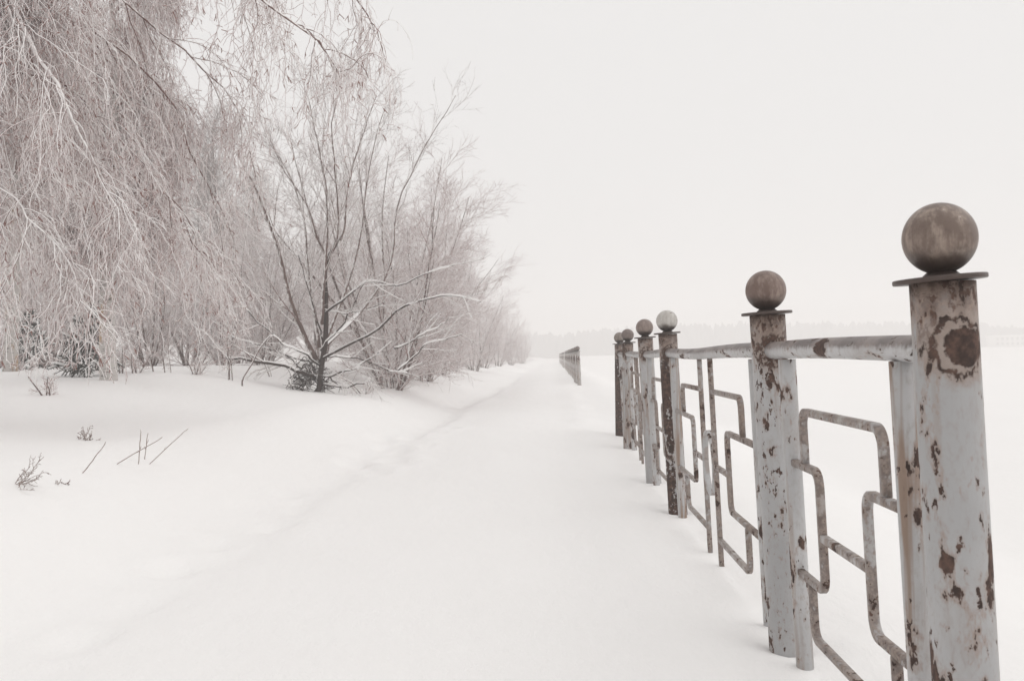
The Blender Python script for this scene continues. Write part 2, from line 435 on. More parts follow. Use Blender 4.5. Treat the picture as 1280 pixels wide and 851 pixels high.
R_POST, R_BALL = .0665, .0762
def post_mesh(depth=1.7):
    b = MB(); top = .140
    prof = [(R_POST, -depth)] + [(R_POST, z) for z in np.linspace(-1.2, top - .002, 24)]
    return b.lathe(prof, 56)
def ball_mesh():
    b = MB(); zc = .152 + R_BALL + .004
    ph = np.linspace(-1.25, 1.54, 40)
    prof = [(.030, .150), (.030, .158)] + [(R_BALL * math.cos(p), zc + R_BALL * math.sin(p)) for p in ph]
    return b.lathe(prof, 64)
def cap_mesh(seed):
    rg = np.random.default_rng(seed); b = MB(); r = .095
    b.lathe([(r - .002, .140), (r, .1415), (r, .149), (r - .002, .1505)], 64)
    return b
def make_post(fence, x, y, lean, k, mats=None, tilt=0.0, tail=1.7):
    """a round pipe post with cap plate and ball, its origin on the rail's axis"""
    p = post_mesh(tail).build('fence_post', mats[0] if mats else post_mats[k], fence)
    p.location = (x, y, ZG); p.rotation_euler = (0, lean, 0)
    c = cap_mesh(k).build('cap_plate', mats[2] if mats else cap_mat, p); c.rotation_euler = (0, tilt, 0)
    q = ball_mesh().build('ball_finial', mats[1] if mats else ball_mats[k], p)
    rg = np.random.default_rng(k + 5); q.rotation_euler = (0, 0, rg.uniform(0, 6.28))
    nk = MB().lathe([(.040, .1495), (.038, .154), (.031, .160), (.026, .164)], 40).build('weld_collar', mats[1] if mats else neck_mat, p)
    return p

def arc_path(pts, r=.045, n=7):
    """polyline in (u, z) with rounded corners"""
    pts = [np.array(p, float) for p in pts]; out = [pts[0]]
    for a, b, c in zip(pts[:-2], pts[1:-1], pts[2:]):
        d1 = (a - b) / np.linalg.norm(a - b); d2 = (c - b) / np.linalg.norm(c - b)
        rr = min(r, .45 * np.linalg.norm(a - b), .45 * np.linalg.norm(c - b))
        p0 = b + d1 * rr; p2 = b + d2 * rr; cc = b + (d1 + d2) * rr
        for s in np.linspace(0, math.pi / 2, n):
            out.append(cc - d2 * rr * math.cos(s) - d1 * rr * math.sin(s) if True else b)
    out.append(pts[-1]); return np.array(out)

def square_bar(path, frame, w=.025, d=.025, off=0.0):
    """a bar of chamfered square section swept along a (u, z) path in the fence plane; frame(u, v, z) -> world"""
    path = np.asarray(path); t = np.gradient(path, axis=0); t /= np.linalg.norm(t, axis=1, keepdims=True)
    n = np.stack([-t[:, 1], t[:, 0]], 1); c = .0035; h, g = w / 2, d / 2
    sec = [(-h + c, -g), (h - c, -g), (h, -g + c), (h, g - c), (h - c, g), (-h + c, g), (-h, g - c), (-h, -g + c)]
    V = np.array([[frame(*(p + n_ * a), b_ + off) for a, b_ in sec] for p, n_ in zip(path, n)]).reshape(-1, 3)
    K = len(path); i = np.arange(K * 8).reshape(K, 8); A, B = i[:-1], i[1:]
    Q = np.stack([A, np.roll(A, -1, 1), np.roll(B, -1, 1), B], -1).reshape(-1, 4)
    b0 = len(V); V = np.concatenate([V, V[:8].mean(0)[None], V[b0 - 8:b0].mean(0)[None]])
    T = [[b0, (k + 1) % 8, k] for k in range(8)] + [[b0 + 1, b0 - 8 + k, b0 - 8 + (k + 1) % 8] for k in range(8)]
    return V, Q, T

def panel(fence, p0, p1, long, seed, far=False):
    """a welded panel between posts p0 and p1 ((x, y) on the rail's axis): pipe frame and bent square bars"""
    rg = np.random.default_rng(seed)
    p0 = np.array(p0, float); p1 = np.array(p1, float); D = p1 - p0; span = np.linalg.norm(D); e = D / span
    nrm = np.array([e[1], -e[0]])
    u0_, u1_ = .27, span - .27; L = u1_ - u0_
    def frame(u, z, v=0.0):
        q = p0 + e * (u + u0_) + nrm * (v - LEAN * z)
        return (q[0], q[1], z + ZG)
    b = MB()
    us = np.linspace(-u0_ + .055, L + u0_ - .055, 18)
    pts = [frame(u, .006 * math.sin(u * 2 + seed), 0) for u in us]
    b.tubes(pts, np.full(len(us), .0318), 28, cap=True)
    rail = b.build('top_rail' if not far else 'fence_panel', far_panel_mat if far else pipe_mats[0], fence)
    up_mat = [pipe_mats[1], pipe_mats[2]]
    if far: bb = MB()
    for j, u in enumerate((0, L)):
        b = bb if far else MB(); zs = np.linspace(-.030, -1.55, 20)
        b.tubes([frame(u, z) for z in zs], np.full(20, .0305), 24, cap=True)
        if not far: b.build('upright', up_mat[(j + seed) % 2], rail)
    z1, z2, zc, z3, z4 = -.205, -.392, -.60, -.775, -.965
    if long: c_, b_, m = .80, .385, L / 2 - .19
    else: c_, b_, m = .335, .17, None
    paths = []
    def bar(pts, r=.05, w=.025): paths.append((arc_path(pts, r) if len(pts) > 2 else np.linspace(pts[0], pts[1], 12), w))
    j = .0306
    bar([(j - .004, z2), (c_, z2), (c_, z3), (j - .004, z3)]); bar([(L - j + .004, z2), (L - c_, z2), (L - c_, z3), (L - j + .004, z3)])
    q = .0125
    if long:
        h = m - q
        bar([(b_, z2 + q), (b_, z1), (h, z1)]); bar([(b_, z3 - q), (b_, z4 - .02), (h, z4 - .02)])
        bar([(L - b_, z2 + q), (L - b_, z1), (L - h, z1)]); bar([(L - b_, z3 - q), (L - b_, z4 - .02), (L - h, z4 - .02)])
        bar([(m, -.030), (m, -1.5)]); bar([(L - m, -.030), (L - m, -1.5)])
        bar([(c_ + q, zc), (m - q, zc)]); bar([(L - c_ - q, zc), (L - m + q, zc)])
    else:
        bar([(b_, z2 + q), (b_, z1), (L - b_, z1), (L - b_, z2 + q)]); bar([(b_, z3 - q), (b_, z4), (L - b_, z4), (L - b_, z3 - q)])
        bar([(c_ + q, zc), (L - c_ - q, zc)])
    for k, (p, w_) in enumerate(paths):
        V, Q, T = square_bar(p, frame, w_, .026)
        if far: bb.add(V, Q, T)
        else: MB().add(V, Q, T).build('square_bar', bar_mats[(k + seed) % 2], rail, smooth=False)
    if long:
        a = np.linspace(0, 2 * math.pi, 49)
        p = np.stack([L / 2 + .163 * np.cos(a), zc + .172 * np.sin(a)], 1)
        V, Q, T = square_bar(p, frame, .012, .034)
        if far: bb.add(V, Q, T)
        else: MB().add(V, Q, T).build('oval_ring', pipe_mats[2], rail, smooth=False)
    if far: bb.build('bar_pattern', far_panel_mat, rail)
    return rail

fence = empty('metal_fence', (0, 0, 0), 'peeling grey painted pipe railing with ball topped posts running close along the path', 'fence', 'railings along the path')
PY = [2.13, 3.815, 7.125, 8.81, 12.12, 13.80]; PO = [.835, .822, .818, .812, .895, .905]
PL = [-.030, -.034, -.034, -.036, .012, .014]; PT = [-.035, -.012, -.02, -.01, 0, 0]
pp = [(o + .0416 * y, y) for o, y in zip(PO, PY)]
for k, ((x, y), ln) in enumerate(zip(pp, PL)): make_post(fence, x, y, ln, k, tilt=PT[k])
for k in range(5): panel(fence, pp[k], pp[k + 1], k % 2 == 1, k)

def far_fence(y0, n, label, ball_first, off=.79):
    f = empty('metal_fence', (0, 0, 0), label, 'fence', 'railings along the path')
    y = y0; pts = []
    for k in range(n):
        pts.append((off + .0416 * y, y)); y += 1.685 if k % 2 else 3.31
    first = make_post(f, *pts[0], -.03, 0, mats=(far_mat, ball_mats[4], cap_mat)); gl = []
    for k, (x, y) in enumerate(pts[1:]):
        c = copy_tree(first, f); c.location = (x, y, ZG); c.rotation_euler = (0, -.03 + .02 * math.sin(k * 2.1), 0)
    for k in range(n - 1): panel(f, pts[k], pts[k + 1], k % 2 == 0, k, far=True)
far_fence(33.0, 15, 'short dark run of the same railing standing alone farther down the path', True)
far_fence(82.0, 24, 'tiny farthest run of railing fading out at the end of the path', False)

# ------------------------------------------------------------------ growing trees
def grow(PP, RR, n, rg, t=(.2, 1.0), ang=(30, 55), length=(.5, 1.0), K=6, ratio=.6, rmax=1.0, rmin=.003, tip=.5, droop=0.0, droop_end=None,
         wob=.12, fall=.4, up=0.0, ground_clear=None, out=None):
    """n side shoots on every branch of PP; droop bends them down, up bends them up"""
    Np, Kp, _ = PP.shape; Mn = Np * n
    pi = np.repeat(np.arange(Np), n)
    tt = t[0] + (t[1] - t[0]) * (np.tile(np.arange(n), Np) + rg.uniform(0, 1, Mn)) / n
    f = tt * (Kp - 1); i0 = np.minimum(f.astype(int), Kp - 2); fr = (f - i0)[:, None]
    a, b = PP[pi, i0], PP[pi, i0 + 1]; P = a + (b - a) * fr; T = norm(b - a)
    r = (RR[pi, i0] + (RR[pi, i0 + 1] - RR[pi, i0]) * fr[:, 0]) * ratio
    r = np.clip(r, rmin, rmax)
    az = norm(np.cross(T, norm(rg.normal(size=(Mn, 3)))))
    if out is not None:
        o = norm(P - out); o = o - (o * T).sum(-1, keepdims=True) * T; az = norm(az + .8 * norm(o))
    an = np.radians(rg.uniform(*ang, Mn))[:, None]
    d = norm(T * np.cos(an) + az * np.sin(an))
    Ln = rg.uniform(*length, Mn) * (1 - fall * tt)
    pts = [P]; rs = [r]
    for k in range(1, K):
        s = k / (K - 1); dr = droop if droop_end is None else droop + (droop_end - droop) * s
        d = norm(d + np.array([0, 0, up - dr]) + rg.normal(size=(Mn, 3)) * wob)
        P = P + d * (Ln / (K - 1))[:, None]
        if ground_clear is not None:
            g = gz(P[:, 0], P[:, 1]) + ground_clear
            P[:, 2] = np.maximum(P[:, 2], g + (P[:, 2] - g) * .05)
        pts.append(P); rs.append(np.maximum(r * (1 - (1 - tip) * s), rmin * .7))
    return np.stack(pts, 1), np.stack(rs, 1)

def smooth_curve(P, K):
    """Catmull-Rom through control points, K samples"""
    P = np.asarray(P, float); Q = np.concatenate([[2 * P[0] - P[1]], P, [2 * P[-1] - P[-2]]])
    n = len(P) - 1; out = []
    for s in np.linspace(0, n - 1e-6, K):
        i = int(s); u = s - i; p0, p1, p2, p3 = Q[i:i + 4]
        out.append(.5 * (2 * p1 + (p2 - p0) * u + (2 * p0 - 5 * p1 + 4 * p2 - p3) * u * u + (3 * p1 - p0 - 3 * p2 + p3) * u ** 3))
    return np.array(out)

def weeping_birch(name, base, H, seed, label, limbs, group, lean=(0, 0), tw=1.0, extra=None, nstr=9, aim=None, ll=(2.0, 3.2), clear=.25, l2=(.5, 1.3), l3=(.5, 1.5), loose=0, twig='birch_twig'):
    """white-barked birch whose long thin shoots hang in curtains, every shoot caked with hoar frost"""
    rg = np.random.default_rng(seed); base = np.array(base, float)
    t = empty(name, base, label, 'tree', group)
    K = 16; s = np.linspace(0, 1, K)
    tr = np.stack([lean[0] * s + .12 * np.sin(s * 5 + seed), lean[1] * s + .1 * np.sin(s * 4 + 2 * seed), -.4 + (H + .4) * s], 1)
    rt = .13 * (1 - .85 * s) + .01
    b = MB().tubes(tr, rt, 18, cap=True); b.build('trunk', M['birch'], t)
    TP, TR = tr[None], rt[None]
    org = base[None]
    # world ground for clearance
    def G(P): return P
    L1, R1 = grow(TP, TR, limbs, rg, (.30, .97), (38, 72), ll, 14, .55, .05, .012, .22, -.05, .16, .07, .35)
    if aim is not None:                      # great arching limbs reaching over the bank
        ex = np.stack([smooth_curve(np.array(c) - base, 14) for c in aim]); er = np.stack([np.linspace(r_, .0045, 14) for r_ in extra])
        ex[:, 1:-1] += np.cumsum(rg.normal(size=(len(aim), 12, 3)) * .035, 1)
        L1 = np.concatenate([L1, ex[loose:]]); R1 = np.concatenate([R1, er[loose:]])
    L2, R2 = grow(L1, R1, 12, rg, (.15, 1.0), (25, 60), l2, 9, .55, .013, .0065, .5, .06, .30, .09, .35)
    A = np.concatenate([L2]); AR = np.concatenate([R2])
    L3, R3 = grow(A, AR, nstr, rg, (.1, 1.0), (20, 60), l3, 12, .75, .0060, .0045, .6, .30, .34, .24, .25)
    L3b, R3b = grow(L1, R1, 14, rg, (.2, 1.0), (30, 70), l3, 12, .4, .0060, .0045, .6, .34, .34, .24, .2)
    L3 = np.concatenate([L3, L3b]); R3 = np.concatenate([R3, R3b])
    if loose:                                # the two outermost boughs carry only a few separate hanging shoots
        S1, Q1 = ex[:loose], er[:loose]
        S2, Q2 = grow(S1, Q1, 13, rg, (.3, 1.0), (25, 70), (.4, .9), 9, .5, .010, .006, .5, .08, .35, .14, .2)
        S3, Q3 = grow(S2, Q2, 4, rg, (.1, 1.0), (20, 60), (.4, 1.0), 12, .8, .0062, .0048, .6, .32, .36, .20, .2)
        S4, Q4 = grow(S1, Q1, 9, rg, (.2, 1.0), (30, 70), (.4, .9), 12, .5, .0062, .0048, .6, .34, .34, .20, .2)
        L1 = np.concatenate([L1, S1]); R1 = np.concatenate([R1, Q1]); L2 = np.concatenate([L2, S2]); R2 = np.concatenate([R2, Q2])
        L3 = np.concatenate([L3, S3, S4]); R3 = np.concatenate([R3, Q3, Q4])
    def keep(P, R):
        w_ = P + base; lo = (w_[..., 2] - gz(w_[..., 0], w_[..., 1])).min(1); k = (lo > clear) | ((lo > .05) & (rg.random(len(P)) < .035))
        return P[k], R[k]
    L3, R3 = keep(L3, R3)
    L4, R4 = grow(L3, R3, 6, rg, (.1, 1.0), (25, 70), (.08, .30), 4, .8, .0045, .0036, .7, .16, .25, .32, .2)
    L4, R4 = keep(L4, R4)
    # catkins and buds in little claws at the shoot ends
    sel = rg.random(len(L4)) < (.16 if aim is not None else .06)
    L5, R5 = grow(L4[sel], R4[sel], 2, rg, (.9, 1.0), (20, 60), (.040, .075), 4, 1.2, .0058, .0050, .75, .15, .1, .1, 0)
    lm = MB().tubes(L1, R1 * 1.05, 7, seed=seed).tubes(L2, R2, 5, seed=seed); lm.build('limb', M['birch_limb'], t)
    cr_ = MB().tubes(L3, R3 * tw, 3, seed=seed).tubes(L4, R4 * tw, 3, seed=seed + 1)
    cr_.build('crown', M[twig], t)
    tag(MB().tubes(L5, R5, 4, seed=seed + 2).build('catkin_clusters', M['catkin'], t), kind='stuff')
    return t

GB = 'weeping birches on the bank'
bx = lambda px, Y: (px - 640) / FPX * Y
def onground(x, y, dz=0): return (x, y, float(gz(x, y)) + dz)
aimA = [[at(-90, 60, 9.5), at(60, -150, 9.3), at(250, -60, 9.2), at(340, 15, 9.2), at(420, 55, 9.3), at(440, 85, 9.3)],
        [at(-80, -40, 9.5), at(120, -160, 10), at(330, -120, 10.3), at(430, -30, 10.5), at(462, 35, 10.5)],
        [at(-80, 10, 9.5), at(5, -20, 9.2), at(55, 70, 9.0), at(85, 160, 8.9), at(112, 230, 8.8), at(150, 300, 8.7)],
        [at(-80, 120, 9.5), at(40, 80, 9.6), at(120, 120, 9.8), at(200, 215, 10), at(262, 330, 10.2)],
        [at(-80, 100, 9.5), at(40, 20, 10), at(150, 60, 11), at(240, 140, 11.5), at(285, 260, 12), at(305, 360, 12)],
        [at(-80, 160, 9.5), at(-10, 230, 9), at(40, 290, 8.6), at(95, 390, 8.3)],
        [at(-80, 60, 9.6), at(80, -60, 10.6), at(190, 20, 11), at(270, 100, 11.4), at(312, 190, 11.5)],
        [at(-80, 0, 9.5), at(60, -160, 10), at(160, -140, 11), at(250, -60, 11.2), at(300, 30, 11.2)]]
weeping_birch('weeping_birch', onground(-6.0, 9.8), 8.2, 11, 'nearest weeping birch, its long arching boughs of frosted twigs hanging over the upper left',
              14, GB, (.3, -.2), 1.0, [.022, .020, .026, .016, .016, .010, .016, .016], 10, aimA, clear=.45, loose=2)
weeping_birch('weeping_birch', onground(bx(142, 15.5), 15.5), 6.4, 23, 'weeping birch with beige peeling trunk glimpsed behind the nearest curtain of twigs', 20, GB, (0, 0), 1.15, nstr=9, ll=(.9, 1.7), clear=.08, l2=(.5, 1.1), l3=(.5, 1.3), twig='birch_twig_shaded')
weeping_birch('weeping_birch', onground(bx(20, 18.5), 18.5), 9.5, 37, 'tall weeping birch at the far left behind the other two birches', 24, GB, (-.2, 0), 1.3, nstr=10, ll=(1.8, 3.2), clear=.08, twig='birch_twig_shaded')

def bush_tree_mesh(seed, H, spread, nst=8, dens=1.0, tw=1.0):
    rg = np.random.default_rng(seed); K = 14
    st = []; sr = []
    for k in range(nst):
        az = 2 * math.pi * (k + rg.uniform(-.3, .3)) / nst; tilt = rad(rg.uniform(4, 30)) if k % 3 else rad(rg.uniform(24, 40))
        h = H * rg.uniform(.75, 1.0) * (1 if k % 3 else .72)
        d = np.array([math.cos(az) * math.sin(tilt), math.sin(az) * math.sin(tilt), math.cos(tilt)]) * spread / spread
        p = np.array([math.cos(az) * .12, math.sin(az) * .12, -.3]); pts = [p]
        for i in range(K - 1):
            d = norm(d + np.array([0, 0, .05]) + rg.normal(size=3) * .06); p = p + d * h / (K - 1); pts.append(p)
        st.append(pts); sr.append(np.linspace(rg.uniform(.035, .06), .007, K))
    S, SR = np.array(st), np.array(sr)
    L1, R1 = grow(S, SR, 13, rg, (.04, .98), (25, 55), (.9, 2.4), 9, .6, .02, .0065, .35, 0, None, .09, .45, up=.03, out=np.array([0, 0, H * .3]))
    L2, R2 = grow(L1, R1, int(10 * dens), rg, (.15, 1), (25, 55), (.35, 1.0), 6, .6, .008, .0045, .6, 0, None, .12, .4, up=.02)
    L3, R3 = grow(L2, R2, 5, rg, (.15, 1), (25, 55), (.15, .45), 4, .8, .0045, .0035, .7, 0, None, .12, .3)
    tr = MB().tubes(S, SR, 8, seed=seed)
    br = MB().tubes(L1, R1, 4, seed=seed).tubes(L2, R2 * tw, 3, seed=seed).tubes(L3, R3 * tw, 3, seed=seed + 3)
    return tr, br

def place(protos, k, loc, rz, sc, name, label, group):
    """first use builds nothing new: copies share the prototype's meshes"""
    pr = protos[k]
    t = empty(name, loc, label, 'tree', group); t.rotation_euler = (0, 0, rz); t.scale = (sc, sc, sc)
    for nm, me in pr:
        o = bpy.data.objects.new(nm, me); C.objects.link(o); o.parent = t
    return t

def proto(builder, mats, names):
    out = []
    for mb, mt, nm in zip(builder, mats, names):
        me = mesh_np(nm, np.concatenate(mb.V), np.concatenate(mb.Q) if mb.Q else None, np.concatenate(mb.T) if mb.T else None)
        me.materials.append(mt); me.polygons.foreach_set('use_smooth', np.ones(len(me.polygons), bool)); out.append((nm, me))
    return out
BUSH = [proto(bush_tree_mesh(s, 6.0, 1, 9, 1.0, tw), (M['bush_bark'], M['bush_twig']), ('trunk', 'crown')) for s, tw in ((51, 1.0), (52, 1.1), (53, 1.2))]
GR = 'frosted bush trees along the path'
row = [(22.8, -3.7, .98, 'tall pale frosted bush tree standing right behind the dark trunked tree'),
       (26.5, -4.4, 1.16, 'highest frosted bush tree of the path row, its crown topping the others'),
       (30.0, -3.9, 1.04, 'frosted bush tree leaning out over the path with long side twigs'),
       (35.0, -4.8, 1.02, 'frosted bush tree in the middle of the path row, rounded crown'),
       (40.5, -4.7, .95, 'lower frosted bush tree just past the middle of the path row'),
       (47.0, -4.8, .95, 'hazy frosted bush tree sixth along the path from the dark trunk'),
       (55.0, -4.4, .92, 'hazy frosted bush tree seventh along the path from the dark trunk'),
       (65.0, -4.6, .88, 'hazy frosted bush tree eighth along the path from the dark trunk'),
       (78.0, -4.4, .85, 'faint frosted bush tree third from the far end of the row'),
       (94.0, -4.1, .82, 'faint frosted bush tree last but one at the far end of the row'),
       (118.0, -3.8, .8, 'faintest frosted bush tree ending the row where the path vanishes')]
rg0 = np.random.default_rng(5)
for k, (Y, xf, sc, lb) in enumerate(row):
    x = xf + .0416 * Y
    place(BUSH, k % 3, onground(x, Y), rg0.uniform(0, 6.28), sc, 'bush_tree', lb, GR)
GR2 = 'bush trees in the second row'
for k, (px, Y, sc, lb) in enumerate([(330, 27, .72, 'grey bush tree in the second row left of the dark trunk'),
                                     (400, 33, .78, 'grey bush tree in the second row straight behind the dark trunk'),
                                     (452, 42, .95, 'grey bush tree in the second row deep behind the tallest pale bush'),
                                     (300, 36, .85, 'grey bush tree in the second row at the edge of the birch curtain')]):
    x = bx(px, Y); place(BUSH, (k + 1) % 3, onground(x, Y), rg0.uniform(0, 6.28), sc, 'bush_tree', lb, GR2)

for k, (px, Y, sc, lb) in enumerate([(-10, 27, .8, 'dense low bush at the far left below the hanging birch twigs'),
                                     (62, 25, .72, 'dense low bush between the two young spruces'),
                                     (120, 29, .85, 'dense low bush right behind the snowier young spruce'),
                                     (185, 26, .75, 'dense low bush behind the pair of dark thin saplings'),
                                     (238, 30, .9, 'dense low bush under the right half of the birch curtain'),
                                     (282, 25, .62, 'dense low bush behind the clump of straight saplings')]):
    x = bx(px, Y); place(BUSH, k % 3, onground(x, Y), rg0.uniform(0, 6.28), sc, 'low_bush', lb, 'dense low bushes behind the birches')

# tall hazy wood tree: steep dense crown
def tall_tree_mesh(seed, H):
    rg = np.random.default_rng(seed); K = 16; s = np.linspace(0, 1, K)
    tr = np.stack([.2 * np.sin(s * 3 + seed), .2 * np.cos(s * 2.5 + seed), -.4 + (H + .4) * s], 1)[None]; rr = (.16 * (1 - .9 * s) + .012)[None]
    L1, R1 = grow(tr, rr, 74, rg, (.03, 1.0), (30, 62), (2.2, 4.2), 9, .4, .05, .012, .3, 0, None, .08, .72, up=.07)
    L2, R2 = grow(L1, R1, 14, rg, (.1, 1), (25, 60), (.6, 1.5), 7, .6, .014, .008, .6, 0, .05, .12, .4)
    L3, R3 = grow(L2, R2, 5, rg, (.1, 1), (25, 60), (.3, .8), 4, .8, .009, .007, .7, 0, .1, .12, .3)
    return MB().tubes(tr, rr, 10), MB().tubes(L1, R1, 4, seed=seed).tubes(L2, R2, 3, seed=seed).tubes(L3, R3, 3, seed=seed + 1)
TALL = [proto(tall_tree_mesh(s, 11.0), (M['bush_bark'], M['far_twig']), ('trunk', 'crown')) for s in (71, 72)]
GW = 'tall hazy trees of the wood'
for k, (px, Y, sc, lb) in enumerate([(268, 46, 1.0, 'tall hazy grey tree with pointed crown between the birch twigs and the dark trunk'),
                                     (205, 40, .95, 'tall hazy grey tree deep in the wood left of the pointed one'),
                                     (130, 44, 1.0, 'tall hazy grey tree behind the birch with the peeling trunk'),
                                     (60, 38, .95, 'tall hazy grey tree behind the little snowy spruces'),
                                     (-20, 42, 1.0, 'tall hazy grey tree at the left margin of the wood'),
                                     (322, 60, 1.0, 'farthest tall hazy grey tree, lower and paler than its neighbours')]):
    x = bx(px, Y); place(TALL, k % 2, onground(x, Y), rg0.uniform(0, 6.28), sc, 'tall_tree', lb, GW)

# ------------------------------------------------------------------ the dark-trunked tree on the bank
def hero():
    Yh = 20.0
    Z = lambda x, y, dy=0: at(280 + x / 2.026, 90 + y / 2.026, Yh + dy)
    base = Z(238, 795); base = np.array([base[0], Yh, float(gz(base[0], Yh))])
    t = empty('bare_tree', base, 'bare tree of many stems with dark wet trunk and snowy low branches', 'tree')
    rg = np.random.default_rng(3); K = 18
    def cv(pts, r0_, r1_):
        P = smooth_curve([np.array(p) - base for p in pts], K)
        P += np.cumsum(rg.normal(size=P.shape) * .014, 0)
        return P, np.linspace(r0_ * .72, r1_ * .8, K) * .92 * (1 + .12 * (vnoise(np.arange(K) * .9 + r0_ * 1e3, np.zeros(K), 3) - .5))
    b0 = base + np.array([0, 0, -.35])
    tr, trr = cv([b0, Z(238, 800), Z(245, 730, .0), Z(252, 640, .1), Z(254, 560, .1), Z(263, 485, .15), Z(292, 428, .3)], .10, .045)
    trunk = MB().tubes(tr, trr, 14, cap=True)
    stems = [cv([Z(236, 730), Z(205, 650, -.1), Z(178, 585, -.3), Z(140, 440, -.5), Z(95, 310, -.6), Z(40, 205, -.7)], .075, .02),
             cv([Z(240, 700), Z(222, 600, .3), Z(205, 500, .6), Z(196, 390, .7), Z(168, 285, .8), Z(120, 180, .8)], .06, .012),
             cv([Z(248, 640), Z(250, 500, -.2), Z(250, 330, -.4), Z(228, 190, -.5), Z(205, 70, -.5)], .055, .012),
             cv([Z(262, 485, .15), Z(258, 450, .1), Z(240, 400, 0), Z(215, 330, 0), Z(150, 240, 0), Z(110, 140, 0)], .035, .008),
             cv([Z(292, 428, .3), Z(305, 360, .3), Z(318, 260, .3), Z(350, 150, .4), Z(385, 50, .5)], .05, .01),
             cv([Z(263, 485, .15), Z(290, 400, -.3), Z(285, 280, -.6), Z(270, 140, -.8), Z(300, 30, -.8)], .04, .009),
             cv([Z(250, 700), Z(300, 560, .8), Z(340, 420, 1.2), Z(345, 330, 1.3), Z(362, 200, 1.3), Z(400, 60, 1.4)], .055, .01),
             cv([Z(252, 700), Z(350, 600, 1.0), Z(425, 480, 1.4), Z(440, 330, 1.5), Z(505, 190, 1.6), Z(590, 45, 1.7)], .055, .01)]
    lows = [cv([Z(245, 730), Z(300, 700, -.4), Z(380, 660, -.9), Z(440, 602, -1.3), Z(505, 578, -1.6), Z(570, 565, -1.8), Z(640, 585, -2)], .042, .010),
            cv([Z(252, 610), Z(300, 575, -.3), Z(370, 532, -.6), Z(440, 540, -.8), Z(520, 512, -1.0), Z(580, 500, -1.2)], .034, .008),
            cv([Z(250, 690), Z(240, 640, .2), Z(215, 560, .2), Z(190, 470, .3)], .03, .010),
            cv([Z(240, 740), Z(195, 705, -.3), Z(135, 680, -.5), Z(80, 640, -.6), Z(40, 600, -.7)], .034, .009),
            cv([Z(230, 775), Z(190, 752, -.3), Z(140, 732, -.5), Z(70, 722, -.7), Z(10, 716, -.8)], .06, .025),
            cv([Z(240, 735), Z(180, 720, .4), Z(110, 690, .7), Z(55, 672, .8), Z(10, 650, .9)], .028, .008),
            cv([Z(248, 770), Z(300, 762, -.5), Z(350, 735, -1.0), Z(395, 700, -1.3)], .032, .010),
            cv([Z(248, 790), Z(300, 795, -.7), Z(345, 790, -1.1), Z(380, 775, -1.4)], .034, .012),
            cv([Z(250, 715), Z(330, 720, .4), Z(400, 750, .6), Z(460, 765, .8)], .026, .008),
            cv([Z(250, 600), Z(300, 610, -.2), Z(345, 600, -.3), Z(400, 575, -.4)], .02, .007),
            cv([Z(430, 700, 1.2), Z(470, 690, 1.2), Z(510, 662, 1.2), Z(545, 650, 1.2), Z(580, 620, 1.3)], .03, .008),
            cv([Z(440, 760, 1.0), Z(470, 730, 1.1), Z(510, 690, 1.2), Z(560, 682, 1.2), Z(600, 668, 1.3)], .03, .010),
            cv([Z(245, 705), Z(290, 650, -.4), Z(330, 575, -.7), Z(365, 520, -.9)], .026, .008)]
    S = np.stack([p for p, r in stems]); SR = np.stack([r for p, r in stems])
    Lw = np.stack([p for p, r in lows]); LR = np.stack([r for p, r in lows])
    trunk.build('trunk', M['dark_bark'], t)
    for p, r in stems: MB().tubes(p, r, 10, cap=True).build('stem', M['stem_bark'], t)
    for p, r in lows: MB().tubes(p, r, 9, cap=True).build('low_branch', M['dark_bark'], t)
    # snow lying along the upper side of the branches
    sn = MB()
    for P, R in list(lows) + stems + [(tr, trr)]:
        T = norm(np.gradient(P, axis=0)); flat = np.sqrt(np.maximum(0, 1 - T[:, 2] ** 2))
        i = np.linspace(0, K - 1, 70); Pi = np.stack([np.interp(i, np.arange(K), P[:, c]) for c in range(3)], 1)
        Ri = np.interp(i, np.arange(K), R); fi = np.interp(i, np.arange(K), flat)
        thick = sst(.5, .85, fi) * (.45 + .75 * vnoise(i * .35 + 17 * R[0] * 100, i * 0, 12)) * (vnoise(i * .16 + R[0] * 900, i * 0, 14) > .22)
        rs = (Ri * .78 + .0135) * thick
        Pi = Pi + np.array([0, 0, 1]) * (Ri * .72 + .004)[:, None]
        run = rs > .006; k0 = 0
        while k0 < 70:
            if not run[k0]: k0 += 1; continue
            k1 = k0
            while k1 < 70 and run[k1]: k1 += 1
            if k1 - k0 > 3:
                rr = rs[k0:k1].copy(); rr[0] *= .3; rr[-1] *= .3
                sn.tubes(Pi[k0:k1], rr, 8, cap=True)
            k0 = k1
    # branches and twigs
    up1, ur1 = grow(S, SR, 15, rg, (.18, .98), (18, 42), (.7, 2.1), 9, .5, .014, .006, .35, 0, None, .08, .45, up=.05)
    lo1, lr1 = grow(Lw, LR, 9, rg, (.2, 1.0), (25, 60), (.4, 1.1), 7, .6, .014, .006, .4, 0, None, .10, .3)
    up2, ur2 = grow(up1, ur1, 6, rg, (.15, 1), (20, 50), (.3, .9), 6, .6, .008, .0042, .6, 0, None, .1, .4, up=.02)
    lo2, lr2 = grow(lo1, lr1, 6, rg, (.15, 1), (25, 60), (.2, .6), 5, .7, .007, .0042, .6, 0, None, .12, .3)
    up3, ur3 = grow(up2, ur2, 3, rg, (.2, 1), (20, 50), (.15, .45), 4, .8, .0045, .0034, .7, 0, None, .1, .3)
    MB().tubes(up1, ur1, 5).tubes(lo1, lr1, 5).tubes(up2, ur2, 3).tubes(lo2, lr2, 3).tubes(up3, ur3, 3).build('crown', M['hero_twig'], t)
    k = rg.random(len(lo1)) < .7
    P = lo1[k] + np.array([0, 0, .012]); sn.tubes(P, lr1[k] * .75 + .0035, 5)
    k = rg.random(len(up1)) < .18
